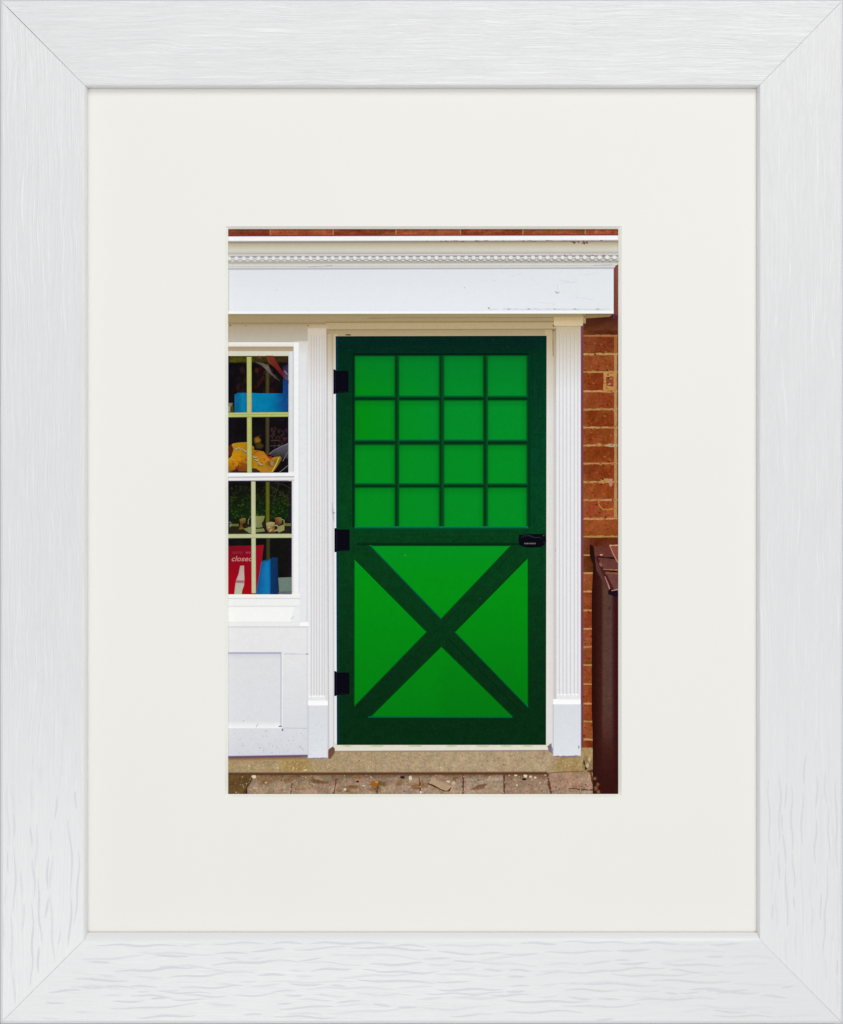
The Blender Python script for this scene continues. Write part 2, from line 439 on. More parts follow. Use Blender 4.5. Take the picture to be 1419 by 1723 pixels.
K.wline(1036, 597, 1036, 870, 4.2, (172, 132, 84), 40, .5, .3, .12)
K.grid([978, 990, 1005, 1020, 1034, X1], [530, 538, 547, 556], lambda x, y: jit(mx((60, 22, 18), (100, 55, 24), (y - 530) / 30), 9), .15)
K.poly([(1015.5, 625), (1036, 624), (1037, 660), (1014.5, 660), (1016, 640)], (178, 132, 72), .15)
K.poly([(1019.5, 634.5), (1033, 633.5), (1032.5, 651), (1020.5, 649)], (140, 68, 44), .25)
K.blob(1025, 646, 3, 1.6, (182, 130, 95), None); K.blob(1028, 637, 3.5, 1.2, (165, 105, 75), None)
K.line([(1007, 842), (1009, 851), (1014, 857), (1024, 857.5), (1036, 855)], 2.6, (168, 116, 48), .1, wob=.3)
K.blob(1030, 749.5, 10, 3.2, (168, 150, 115), None, g=.12); K.blob(1021, 808, 11, 3.2, (172, 132, 76), None, g=.12); K.blob(1028, 812, 3, 7, (182, 130, 108), None, g=.12)
K.hg(446, Y1, [(974, (150, 100, 150)), (977.6, (128, 72, 118)), (979.6, (112, 56, 84)), (982, (122, 66, 50))], .06)
for k in range(26): K.blob(random.uniform(986, 1030), random.uniform(570, 900), random.uniform(1, 2.4), random.uniform(.8, 1.6), jit((150, 84, 40), 14), None, g=.1)
for i, y in enumerate(ym[2:12]):
    for _ in range(7): K.blob(random.uniform(984, 1034), y + random.uniform(-2.4, 2.4), random.uniform(1.5, 5), random.uniform(.7, 1.6), jit((158, 108, 60), 14), None, 8, 0, .35, .2)
for _ in range(90): K.blob(random.uniform(984, 1032), random.uniform(570, 915), random.uniform(.8, 2.6), random.uniform(.7, 2), jit(random.choice([(108, 40, 18), (150, 76, 38), (96, 40, 22)]), 8), None, 7, random.random(), .3, .25)
for _ in range(40): K.blob(random.uniform(982, 996), random.uniform(935, 1270), random.uniform(.8, 2.2), random.uniform(.7, 1.8), jit(random.choice([(110, 40, 14), (158, 84, 36)]), 8), None, 7, random.random(), .3, .25)
K.hg(530, 925, [(1039.4, (122, 66, 52)), (1041.5, (120, 70, 80)), (X1, (150, 90, 110))], .1)
K.hg(446, 536, [(1032, (84, 52, 100)), (1034.5, (78, 34, 56)), (1037, (84, 36, 40)), (X1, (100, 44, 40))], .1)
K.build()

# ---- paving
K = Ink('printed_paving', 'gritty brown concrete paving slabs in front of the door')
K.grid([X0 + k * 13.2 for k in range(52)], [1296, 1303, 1310, 1318, 1326, 1336, Y1], lambda x, y: jit(mx(mx((104, 78, 46), (154, 130, 106), (y - 1300) / 20), (158, 134, 114), (x - 420) / 400 * (y > 1308)), 13), .38)
for k in range(26): K.blob(random.uniform(430, 990), random.uniform(1303, 1333), random.uniform(6, 18), random.uniform(2.5, 6), jit(random.choice([(112, 84, 54), (160, 132, 106), (128, 92, 56)]), 8), (138, 110, 84), 10, random.uniform(-.3, .3), .3, .38)
K.grid([X0 + k * 4.5 for k in range(11)], [1302, 1308, 1316, 1326, Y1], lambda x, y: jit((96, 72, 38), 8), .30, warp=lambda x, y: (x, y) if x < 417 else (x + (1345 - y) * .35 - 12, y))
K.grid([850 + k * 9.1 for k in range(9)], [1303, 1312, 1322, Y1], lambda x, y: jit((150, 122, 102) if y > 1304 else (112, 82, 56), 11), .36)
K.grid([925 + k * 9.2 for k in range(9)], [1299, 1310, 1322, 1331], lambda x, y: jit((160, 128, 106), 11), .36)
for (xa, ya, xb, yb, w_) in ((428, 1303, 409, 1338, 3.2), (492, 1318, 489, 1338, 1.6), (779.5, 1303, 779.5, 1338, 3), (848.5, 1302, 849, 1338, 3.4), (921, 1301, 928, 1338, 3.4), (993, 1296, 1003, 1338, 4), (957, 1327, 1000, 1329, 2.2), (566, 1310, 562, 1338, 1.5), (636, 1322, 634, 1338, 2.5), (706, 1308, 708, 1338, 2)):
    K.wline(xa, ya, xb, yb, w_, jit((88, 62, 42), 6), 10, 1.0, .5, .3)
for k in range(180):
    x = random.uniform(386, 1000); y = random.uniform(1304, 1337); br = random.random()
    c = jit((176, 146, 118), 20) if br < .5 else jit((98, 72, 52), 14)
    K.blob(x, y, random.uniform(.6, 1.9), random.uniform(.5, 1.3), c, None, 6, random.random() * 3, .3)
for (x, y, rx, ry, c) in ((428, 1307, 4.2, 3, (222, 205, 170)), (691, 1309.5, 3, 4.2, (214, 198, 170)), (677, 1308, 4, 2.6, (48, 28, 30)), (602, 1315, 2.2, 1.8, (38, 26, 34)), (630, 1318.5, 7, 5, (150, 92, 30)), (634, 1316, 3, 2, (180, 135, 62)), (612, 1322, 2.6, 1.6, (195, 182, 160)), (581, 1328, 2, 1.6, (215, 205, 185)), (755, 1315, 3.6, 2, (205, 186, 155)), (763, 1318, 3.4, 3, (190, 170, 140)), (745, 1321, 1.4, 1, (90, 60, 40)), (882, 1311, 4, 1.8, (40, 22, 18)), (868, 1304, 2.6, 2, (218, 200, 168)), (874, 1307, 2, 1.4, (150, 130, 105)), (884, 1305.6, 3.4, 2.8, (216, 202, 172)), (893, 1307, 2.4, 2.2, (205, 190, 155)), (901, 1308.5, 2.2, 1.6, (212, 192, 160)), (857, 1305, 1.6, 1.4, (180, 155, 120)), (918, 1304, 1.8, 1.8, (190, 160, 130)), (909, 1317, 1.6, 1.4, (210, 180, 150)), (870, 1321, 1.6, 1.4, (220, 205, 180)), (708, 1333, 1.3, 2.4, (225, 215, 200)), (448, 1317, 2.4, 1.6, (190, 160, 115)), (422, 1328, 2, 1.4, (200, 165, 110)), (430, 1326, 5, 2, (176, 160, 128)), (478, 1325, 4, 3, (176, 150, 116))):
    K.blob(x, y, rx, ry, c, None, 9, 0, .22, .12)
K.poly([(719, 1319), (724, 1312.5), (742, 1316), (760, 1325), (757, 1331.5), (748, 1332), (732, 1325)], (84, 56, 36), .1)
K.poly([(721, 1317.5), (726, 1311.5), (743, 1315), (760.5, 1323.5), (752, 1331), (743, 1328), (730, 1320.5)], (176, 148, 118), .1)
K.build()

# ---- doorstep
K = Ink('printed_doorstep', 'sandy concrete doorstep running under the shopfront')
def step_c(x, y):
    c = mx((164, 142, 106), (170, 148, 117), (x - 500) / 200)
    if 470 < x < 525: c = mx(c, (160, 128, 66), .5)
    if x > 930: c = mx(c, (160, 132, 84), .75)
    return jit(c, 6)
K.grid([X0 + k * 10.2 for k in range(62)], [1258, 1268, 1280, 1290, 1300], step_c, .26)
K.vg(X0, 921, [(1299, (160, 130, 95)), (1300.6, (112, 78, 56)), (1302.6, (72, 44, 34)), (1304.5, (110, 78, 48))], .12, slope=1.2 / 540)
K.wline(921, 1300.5, 985, 1297, 1.8, (130, 95, 66), 10, .3)
K.poly([(984, 1270), (1000, 1278), (1003, 1300), (990, 1300), (978, 1290)], (140, 118, 80), .3)
for k in range(240):
    x = random.uniform(386, 985); y = random.uniform(1278 if x < 556 else 1268, 1296)
    K.blob(x, y, random.uniform(.5, 1.5), random.uniform(.4, 1.1), jit((205, 180, 138) if random.random() < .6 else (130, 104, 72), 14), None, 6, random.random() * 3, .3)
for (x, y, rx, ry, c) in ((983, 1283, 2, 5, (70, 52, 32)), (986, 1293, 2, 3, (60, 42, 28)), (992, 1278, 3, 4, (186, 164, 128)), (989, 1288, 2.5, 4, (192, 168, 132)), (995, 1298, 6, 2.4, (90, 52, 30)), (980, 1272, 2, 3, (165, 150, 110)), (848, 1287, 1.6, 1.2, (120, 80, 50)), (468, 1292, 2, 1.5, (220, 190, 140)), (494, 1292, 2, 1.5, (215, 185, 120)), (514, 1296, 3, 1.2, (220, 200, 160))):
    K.blob(x, y, rx, ry, c, None, 8, 0, .3, .15)
# shade line under the white panelling
K.vg(X0, 517, [(1271.5, (120, 80, 110)), (1274, (104, 68, 84)), (1277, (138, 104, 72)), (1282, (172, 146, 104))], .12, slope=2.6 / 140)
K.build()

# ---- storage bin at the right
K = Ink('printed_bin', 'dark brown outdoor store with an overlapping shingled lid beside the brick wall')
def bin_c(x, y):
    st = [(994, (34, 12, 8)), (1001, (44, 12, 10)), (1006, (54, 18, 14)), (1012, (62, 26, 20)), (1016, (84, 56, 46)), (1029, (84, 58, 52)), (1032, (62, 30, 28)), (1035, (56, 16, 16)), (1041, (58, 8, 24)), (1050, (80, 20, 30))]
    for i in range(len(st) - 1):
        if x <= st[i + 1][0]: c = mx(st[i][1], st[i + 1][1], (x - st[i][0]) / (st[i + 1][0] - st[i][0])); break
    if 1012 < x < 1034: c = mx(c, (68, 30, 22), (y - 1190) / 80)
    return mx(c, (50, 18, 14), (y - 1230) / 90)
K.grid([996, 999, 1003, 1008, 1012, 1016, 1022, 1028, 1031, 1034, 1037, 1041, 1050], [938, 960, 1000, 1050, 1100, 1150, 1200, 1230, 1260, 1290, 1318, Y1], bin_c, .2,
       warp=lambda x, y: (x + (1.5 if x < 1000 and y > 1200 else 2 if x < 1000 and y < 1000 else 0), y))
K.poly([(992.5, 916), (999, 919), (1001, 940), (997, 948), (993, 936)], (34, 10, 10), .1)
K.poly([(1000, 930), (1050, 930), (1050, 1003), (1029, 1003), (1004, 960)], (86, 50, 46), .1)
K.poly([(999, 919), (1050, 917), (1050, 996), (1029, 993), (1016, 962), (1001, 937)], [(98, 50, 38), (92, 44, 36), (104, 62, 62), (108, 60, 52), (112, 62, 54), (92, 42, 40)], .2)
K.poly([(1001, 936), (1006, 937), (1034, 992), (1028, 993), (1014, 966)], (66, 32, 30), .15)
K.line([(1018, 970), (1023, 982), (1027, 993)], [1.4, 1.8, 2.6], (176, 120, 112), .1)
K.wline(1005, 936.5, 1050, 941, 2.4, (34, 10, 14), 8, .3); K.wline(1016, 960, 1050, 963, 2.2, (34, 10, 16), 8, .3)
K.wline(1015, 957.6, 1050, 960, 1.6, (160, 108, 62), 8, .3); K.wline(1019, 964, 1050, 966, 2.2, (136, 88, 52), 8, .4)
K.poly([(1025, 918), (1050, 917), (1050, 948), (1038, 944)], (132, 70, 58), .25)
K.line([(1026, 917), (1032, 932), (1040, 947)], 1.6, (178, 132, 104), .1); K.wline(1026, 917.5, 1042, 917.5, 1.8, (196, 150, 118), 5, .3)
K.blob(1012, 933.5, 2.6, 1.2, (196, 150, 140), None); K.blob(1011, 950, 2, 4, (136, 86, 78), None, rot=-.5)
K.poly([(1028, 989), (1032, 994), (1050, 990), (1050, 1006), (1035, 1004), (1024, 1000), (1023, 995)], (28, 8, 20), .1)
K.wline(1029, 993.5, 1043, 991.5, 1.8, (170, 130, 118), 5, .3)
K.poly([(1032, 1004), (1050, 1004), (1050, 1024), (1036, 1012)], (50, 16, 34), .1)
K.blob(1026, 1023, 1.6, 3, (62, 34, 40), None)
for (x, y, r) in ((1001, 1310, 4), (1006, 1320, 4), (1003, 1326, 5), (1007, 1332, 5)):
    K.blob(x, y, r * .8, r, (128, 88, 52), (60, 24, 16), 9, 0, .25, .25)
K.build()

# ---- header trim above door and window
K = Ink('printed_head_trim', 'cream stepped moulding in the shade above the door and window')
tan = (159, 139, 99)
K.vg(X0, 986, [(523, (134, 125, 95)), (529, (140, 126, 93)), (532, (154, 137, 100)), (540, (158, 139, 104)), (545, (156, 134, 104))], .05, slope=.7 / 600)
K.poly([(980, 529), (1030, 529), (1026, 533), (984, 536)], (134, 110, 70), .1)
K.vg(X0, 520, [(545, (159, 141, 111)), (552, (170, 155, 130)), (575, (184, 176, 162))], .04)
K.vg(548, 936, [(541, (149, 125, 88)), (542.6, (136, 114, 77)), (544, (170, 152, 114)), (553.4, (175, 158, 121)), (554.8, (141, 117, 81)), (556.4, (161, 141, 106)), (564, (170, 151, 116)), (567, (174, 157, 121))], .05, slope=1.0 / 380)
K.vg(X0, 548, [(542.6, (152, 130, 95)), (544.2, (143, 119, 86)), (545.6, (161, 139, 102))], .04)
K.wline(552, 557, 552, 566, 1.2, (134, 111, 84), 3, .2)
K.wline(620, 535, 940, 534, .8, (125, 105, 65), 20, .3); K.blob(388, 547.5, 1.6, 1, (110, 78, 48), None); K.blob(414, 547.5, 1, .8, (125, 89, 53), None)
K.build()

# ---- door casing
K = Ink('printed_door_casing', 'narrow white door casing with a small scuff either side of the door')
def cas(y): return mx((176, 158, 124), (226, 224, 226), (y - 560) / 110)
K.grid([549, 551, 552, 558.5, 559.5, 560.5, 562.5, 563.5, 568], [562, 580, 610, 660, 800, 1000, 1180, 1262],
       lambda x, y: tuple(v * k for v, k in zip(cas(y), [{549: .90, 551: .86, 552: 1.0, 558.5: .98, 559.5: .82, 560.5: .97, 562.5: 1.02, 563.5: 1.04, 568: 1.03}[x]] * 3)), .03,
       warp=lambda x, y: (x + (y - 562) / 710 * (2.2 if x > 555 else 3.2), y))
K.grid([917, 921, 930, 932, 935, 937], [555, 580, 620, 700, 900, 1100, 1260], lambda x, y: tuple(v * {917: 1.0, 921: 1.01, 930: .99, 932: .92, 935: .90, 937: .9}[x] for v in mx((174, 153, 114), (222, 218, 214), (y - 550) / 110)), .03)
K.wline(930.5, 553, 931, 600, 1.5, (140, 112, 80), 4, .2); K.blob(932, 548, 2, 2, (96, 66, 36), None); K.blob(932, 556, 2.4, 1.4, (130, 98, 60), None)
K.poly([(559, 843), (562, 858), (563, 880), (560, 872), (558.5, 860)], (186, 184, 196), .05); K.blob(561.5, 863, 2.8, 2, (150, 148, 165), (200, 198, 208))
K.blob(552, 1010, 1, 3, (190, 190, 205), None); K.blob(936.5, 925.5, 3.4, 4.2, (168, 164, 176), (212, 210, 214), 12, 0, .2)
K.rect(918, 567, 919.2, 1250, (190, 190, 205), .03)
# white threshold strip under the door
K.vg(562, 924, [(1251, (216, 214, 190)), (1256, (218, 216, 198)), (1262.5, (224, 220, 202)), (1264.2, (150, 118, 130)), (1265.6, (160, 130, 100))], .05, slope=1.6 / 360)
K.poly([(553, 1261), (560, 1256), (564, 1260), (563, 1267), (556, 1277), (552, 1276)], (112, 74, 60), .15)
K.poly([(921, 1256), (928, 1250), (930, 1268), (924, 1264)], (120, 104, 116), .15)
for x in (585, 634, 700, 760, 812, 852, 888): K.blob(x, 1255.2, random.uniform(8, 16), 1.2, (176, 196, 150), None, 10, 0, .25)
K.build()

# ---- fluted pilasters
def pilaster(label, x0, x1, ytop, flutes, cap, capend, base, tanc):
    K = Ink('printed_pilaster', label)
    K.grid([x0, x0 + 1.6, x1 - 1.6, x1], [ytop, ytop + 14, ytop + 45, ytop + 110, 800, 1000, cap], lambda x, y: tuple(v * (.93 if x in (x0, x1) else 1) for v in mx(tanc, (230, 229, 234), (y - ytop) / 95)), .03)
    for f in flutes:
        a = ytop + 13
        K.grid([f - 1.5, f - .4, f + .4, f + 1.8], [a, a + 40, a + 90, 900, capend], lambda x, y, f=f: tuple(v * (.885 if abs(x - f) < .6 else 1.0) for v in mx(mx(tanc, (230, 229, 234), .35), (231, 230, 235), (y - a) / 80)), .02)
        K.blob(f - 2.4, capend + 1.5, 1.6, 1.8, (250, 250, 250), None, 8)
    K.rect(x0, ytop, x1, ytop + 1.2, mx(tanc, (120, 90, 70), .35), .04)
    # plinth block
    bx0, bx1, by1 = base
    K.vg(bx0, bx1, [(cap - 1, (226, 226, 230)), (cap, (246, 247, 248)), (cap + 7, (250, 251, 252)), (cap + 8.4, (222, 224, 230)), (cap + 10, (214, 217, 224)), (by1 - 30, (217, 221, 228)), (by1, (220, 224, 232))], .03)
    K.rect(bx0 - .6, cap + 8, bx0 + .9, by1, (190, 190, 204)); K.rect(bx1 - 1.2, cap + 8, bx1 + .4, by1, (206, 208, 218))
    K.wline(bx0 + 1, by1, bx1 - 1, by1 - .5, 1.6, (150, 120, 160), 12, .5)
    return K
K = pilaster('left fluted white pilaster with a square plinth block, between window and door', 517.5, 549.5, 551, [524, 528.6, 533, 537.6, 542.2, 546], 1179, 1170, (518.5, 552, 1276), (196, 182, 160))
K.vg(516, 553, [(545, (164, 143, 108)), (549, (176, 157, 124)), (551.3, (188, 170, 140))], .04)
K.blob(519, 548, 1.6, 1.2, (130, 100, 66), None)
for _ in range(14): K.blob(random.uniform(522, 548), random.uniform(1200, 1272), .7, .6, (180, 178, 190), None, 6)
K.build()
K = pilaster('right fluted white pilaster with a square plinth block, between door and brick wall', 936, 977.5, 548, [941.5, 947.5, 953.5, 960, 966.5, 972.5], 1177, 1167, (931, 977.5, 1272.5), (186, 170, 138))
K.vg(932, 981, [(533, (172, 148, 102)), (538, (186, 164, 118)), (541, (196, 176, 136)), (548.2, (204, 186, 152))], .05)
K.blob(929.5, 1261, 1.4, 3, (150, 140, 155), None); K.blob(974, 1257, 1.3, 3, (160, 155, 175), None)
for x in (938, 950, 957, 962, 968): K.blob(x, 1273, 2.6, 1.4, (140, 118, 128), None, 8, 0, .3)
K.build()

# ---- white panelling under and beside the window
K = Ink('printed_wall_panel', 'white painted timber panelling below the shop window, flecked with dirt near the ground')
K.vg(494, 518.5, [(574, (208, 202, 190)), (600, (222, 222, 226)), (700, (224, 226, 231)), (1060, (228, 229, 234))], .03)
K.vg(X0, 518.5, [(1046, (228, 228, 231)), (1100, (226, 226, 230)), (1180, (219, 220, 226)), (1226, (216, 217, 224)), (1274, (210, 211, 221))], .03)
K.rect(516.4, 575, 517.6, 1271, (206, 208, 220)); K.rect(503, 576, 504.2, 1048, (206, 206, 218))
K.vg(X0, 474, [(1097.2, (176, 176, 196)), (1099.6, (168, 168, 190)), (1101, (208, 210, 218)), (1110, (219, 220, 225)), (1213, (217, 219, 226)), (1219, (232, 232, 235)), (1224.6, (240, 240, 240)), (1226.6, (204, 206, 216))], .03)
K.rect(472.4, 1100, 474, 1222, (176, 176, 196)); K.rect(474, 1100, 475.6, 1222, (238, 238, 240))
K.wline(478, 1100.3, 519, 1100.6, 1.0, (188, 186, 198), 6, .2); K.blob(517, 1100.5, 2.6, 1.1, (165, 160, 172), None); K.wline(478, 1225, 517, 1225.4, 1.0, (190, 190, 204), 6, .2)
K.blob(472, 1222, 3, 1.3, (130, 122, 150), None); K.blob(475.6, 1228, 1.3, 2.2, (110, 104, 130), None)
for k in range(70):
    x = random.uniform(386, 515); y = 1228 + (random.random() ** .7) * 42 if k < 75 else random.uniform(1214, 1226)
    K.blob(x, y, random.uniform(.5, 1.1), random.uniform(.4, 1.2), jit((186, 184, 194), 10), None, 6)
for (x, y) in ((410, 1213), (434, 1219), (447, 1230), (432, 1222), (506, 1257), (509, 1260), (438, 1258), (458, 1266)): K.blob(x, y, 1.1, 1.0, (168, 164, 180), None, 7)
K.vg(X0, 518, [(1271.4, (208, 210, 220)), (1272.6, (120, 104, 140)), (1274.4, (92, 64, 92)), (1276, (130, 96, 84))], .06, slope=2.2 / 134)
K.build()

# ---- window
K = Ink('printed_window', 'white sash shop window with pale green glazing bars, cut off by the mount')
K.vg(X0, 504, [(575.0, (178, 160, 140)), (576.2, (232, 226, 220)), (578, (234, 230, 226)), (582.6, (226, 218, 206)), (583.6, (160, 140, 118)), (586, (168, 150, 122)), (590.4, (178, 156, 128)), (591.4, (210, 204, 190)), (598, (208, 206, 184)), (600, (190, 190, 160))], .04)
K.hg(576, 1006, [(494.2, (226, 228, 232)), (496, (236, 237, 240)), (501, (238, 238, 241)), (503.4, (224, 226, 232)), (504, (206, 208, 220))], .03)
K.hg(592, 797, [(485.6, (198, 198, 190)), (488, (216, 217, 216)), (492.6, (214, 215, 222)), (494.4, (176, 170, 190))], .03)
K.hg(797, 1000, [(485.6, (222, 222, 226)), (490.6, (226, 226, 228)), (493, (212, 206, 220)), (494.6, (234, 234, 238))], .03)
K.vg(X0, 495.4, [(794.6, (228, 228, 222)), (797, (238, 238, 236)), (801.6, (236, 236, 238)), (802.6, (178, 174, 190)), (803.6, (184, 178, 192)), (805, (226, 226, 220)), (808, (226, 228, 216)), (809.4, (130, 116, 140))], .03, slope=1 / 110)
K.vg(X0, 505, [(997.6, (236, 236, 226)), (1000, (240, 240, 232)), (1005.6, (236, 236, 232)), (1007, (206, 204, 214)), (1008.5, (236, 237, 238)), (1018, (236, 236, 238)), (1020.6, (220, 220, 224)), (1022, (241, 241, 242))], .02)
K.vg(X0, 495, [(1021.6, (241, 241, 242)), (1044, (243, 243, 244)), (1047, (238, 238, 240))], .015)
K.poly([(495, 1022), (505, 1020), (505, 1049), (490, 1047)], (232, 233, 237)); K.wline(490, 1042, 495, 1036, .8, (180, 180, 190), 4, .3)
K.vg(X0, 519.6, [(1046.6, (226, 226, 230)), (1049, (234, 234, 236)), (1053.6, (230, 230, 233)), (1054.8, (198, 198, 208)), (1056, (226, 226, 230))], .02)
K.rect(505, 1046.8, 519.6, 1053.6, (246, 247, 246))
K.build()

K = Ink('printed_window_pane', 'dark window glass reflecting trees')
def gl_u(x, y):
    c = (14, 10, 12)
    if y < 611: c = mx((44, 42, 10), (74, 70, 14), (y - 598) / 6) if x < 424 else mx((50, 44, 14), (50, 36, 14), (x - 424) / 50)
    if x < 387: c = mx(c, (24, 8, 66), .8)
    if x > 483: c = mx(c, (34, 10, 50), .6)
    return jit(c, 4)
K.grid([X0, 384.4, 387.5, 392, 400, 410, 420, 430, 440, 452, 464, 474, 483, 485.6], [599, 602, 608, 611, 613, 625, 640, 655, 670, 685, 695, 705, 725, 745, 765, 785, 795.4], gl_u, .35)
for k in range(46):
    x = random.uniform(400, 470); y = random.uniform(616, 662)
    K.blob(x, y, random.uniform(1.5, 5), random.uniform(3, 9), jit((52, 16, 14) if x > 425 else (34, 16, 16), 9), (16, 10, 12), 9, random.uniform(-.2, .2), .3)
K.hg(612, 664, [(446.6, (24, 22, 10)), (449, (60, 58, 28)), (451.5, (66, 64, 34)), (454, (22, 18, 12))], .15); 
K.hg(702, 766, [(446.6, (28, 24, 14)), (449, (62, 54, 34)), (451.5, (70, 60, 44)), (454, (26, 20, 14))], .15)
K.poly([(447, 598.5), (460, 598.5), (470, 616), (486, 640), (486, 646), (476, 634), (462, 618), (452, 610)], [(104, 50, 28), (110, 50, 34), (108, 26, 22), (96, 22, 34), (80, 26, 40), (92, 18, 22), (104, 38, 26), (122, 58, 36)], .12)
K.line([(434, 600), (440, 603)], 4, (96, 50, 24)); 
K.line([(430, 609), (442, 613), (450, 619), (456, 628), (464, 635), (471, 641)], [1.5, 5, 7, 4, 2.4, .8], [(70, 66, 52), (84, 80, 66), (104, 94, 88), (82, 76, 72), (70, 62, 62), (58, 50, 56)], .12)
K.poly([(476, 616), (485.6, 612), (485.6, 642), (477, 636)], [(20, 26, 44), (32, 26, 62), (88, 72, 94), (70, 58, 74)], .15)
K.line([(479, 624), (484, 630)], 1.6, (140, 110, 150))
K.poly([(476.4, 638), (485.6, 640), (485.6, 664), (476.4, 664)], [(8, 60, 104), (24, 44, 118), (24, 50, 122), (8, 72, 122)], .12)
# lower half of the upper sash
for k in range(34):
    x = random.uniform(455, 484); y = random.uniform(720, 752); K.blob(x, y, random.uniform(1, 3), random.uniform(2, 5), jit((54, 34, 32), 10), (16, 10, 12), 8, 0, .3)
K.blob(437.5, 733, 3, 1.4, (70, 20, 38), (26, 12, 16)); K.blob(482, 724, 3, 4, (66, 14, 44), (30, 10, 28)); K.blob(480, 738, 5, 2.6, (76, 30, 50), (30, 16, 24)); 
K.wline(455, 750, 478, 750, .9, (84, 76, 72), 6, .2); K.rect(456, 740, 470, 742, (58, 44, 42), .2)
K.poly([(452, 765), (459, 758), (485.6, 745), (485.6, 772), (474, 770), (462, 768)], [(52, 48, 56), (64, 60, 64), (92, 88, 100), (54, 46, 60), (44, 40, 34), (48, 44, 50)], .15)
K.line([(453, 764), (462, 757), (474, 751), (485, 746)], 1.0, (116, 112, 122)); K.line([(470, 795), (478, 789), (485, 783)], 1.0, (116, 112, 126)); K.line([(476, 776), (485, 760)], .9, (120, 112, 130))
K.blob(434, 741, 7, 7, (140, 92, 22), (44, 34, 14), 10, .4, .2, .2); K.blob(437, 750, 8, 7, (66, 56, 18), (28, 22, 12), 10, 0, .2, .3)
# lower sash
def gl_l(x, y):
    c = mx((16, 14, 10), (16, 34, 10), (y - 820) / 40)
    if y > 868: c = (22, 24, 12)
    if y > 878: c = (34, 30, 16)
    if y > 900: c = (14, 14, 12)
    if x < 387: c = mx(c, (20, 10, 60), .8)
    if x > 488: c = mx(c, (34, 14, 46), .6)
    if y < 812: c = (34, 18, 50)
    return jit(c, 4)
K.grid([X0, 384.4, 387.5, 395, 405, 415, 425, 435, 445, 455, 465, 475, 485, 489, 491.4], [809.2, 812, 820, 830, 840, 850, 860, 868, 874, 878, 885, 899, 905, 930, 960, 1000], gl_l, .35)
for k in range(230):
    x = random.uniform(388, 488); y = random.uniform(818, 872); t = (y - 815) / 55
    c = mx((28, 30, 12), (30, 86, 12) if random.random() < .7 else (92, 98, 20), t * random.uniform(.4, 1))
    if x > 455 and y < 840: c = mx(c, (62, 60, 44), random.random() * .6)
    K.blob(x, y, random.uniform(1, 3.6), random.uniform(1, 2.8), jit(c, 7), (18, 30, 10) if y > 835 else (18, 18, 10), 7, random.random() * 3, .3)
for (a, b) in (((455, 818), (480, 836)), ((462, 812), (490, 822)), ((470, 814), (458, 850)), ((476, 830), (488, 850))): K.line([a, ((a[0] + b[0]) / 2 + 1, (a[1] + b[1]) / 2 - 2), b], .8, (50, 50, 34))
K.hg(811, 880, [(447, (40, 40, 12)), (449, (86, 88, 20)), (452, (92, 92, 26)), (454.4, (36, 40, 12))], .15)
K.hg(905, 942, [(448, (26, 26, 16)), (450, (54, 54, 30)), (453, (56, 56, 34)), (455, (18, 20, 14))], .12)
K.rect(386, 881.5, 402, 885.5, (92, 100, 46), .15); K.rect(478, 880.5, 490, 885, (96, 100, 52), .15)
K.poly([(468.5, 972), (491.4, 971), (491.4, 995), (470, 996)], (104, 122, 112), .08); K.poly([(466, 996), (491.4, 995), (491.4, 1000), (462, 1000)], (104, 104, 112), .08)
K.wline(468, 996.4, 490, 995.6, .9, (60, 64, 70), 5, .2)
K.build()

K = Ink('printed_blue_box', 'bright blue rounded box behind the top window panes')
bl = lambda x, y: jit(mx(mx((8, 92, 136), (0, 122, 160), 1 - abs(x - 410) / 8) if x < 420 else (0, 118, 160), (14, 62, 122), (x - 455) / 26), 5)
K.grid([395, 400, 405, 408, 411, 414, 424, 436, 448, 460, 470, 478, 485.6], [661, 664, 672, 682, 694.6], bl, .10, warp=lambda x, y: (x + (3 if x == 395 and y == 661 else 0), y + (1.5 if x == 395 and y == 661 else 0) + (.8 if x > 425 and y == 661 else 0)))
K.build()
K = Ink('printed_pot', 'small pale green pot at the left edge of the window')
K.poly([(X0, 678), (392, 678), (391, 694), (X0, 694)], (112, 112, 92), .2); K.poly([(387, 688), (392, 679), (394, 693), (389, 694)], (56, 62, 18), .2); K.blob(385, 688, 2.4, 5, (150, 150, 140), None)
K.build()

def clog(label, body, hole, hc, marks, extra):
    K = Ink('printed_clog', label); K.poly(body[0], body[1], .10)
    K.poly(hole, hc, .12); extra(K)
    xs_ = [p[0] for p in body[0]]
    for _ in range(9):
        x = random.uniform(max(390, min(xs_) + 8), max(xs_) - 12); y = random.uniform(766, 788); K.blob(x, y, random.uniform(1.5, 4), random.uniform(1, 2.4), jit((150, 96, 20), 12), (162, 116, 14), 8, .4, .3, .2)
    for m in marks:
        K.line([(x, y - .5) for x, y in m], 2.4, (178, 178, 130), .05, taper=True); K.line([(x, y + .6) for x, y in m], 1.7, (38, 78, 84), .05, taper=True)
    return K.build()
a, b, c_ = (170, 126, 12), (148, 102, 10), (122, 76, 14)
def ex1(K):
    K.poly([(400, 795), (403, 778), (410, 773), (422, 770), (424, 795)], [(120, 56, 20), (138, 64, 22), (150, 90, 18), (146, 84, 16), (112, 54, 26)], .15)
    K.blob(399, 787, 3, 2.6, (150, 30, 40), (120, 50, 20)); K.poly([(386, 795), (395, 790), (404, 793), (418, 793), (418, 795.4), (386, 795.4)], (52, 30, 46), .1)
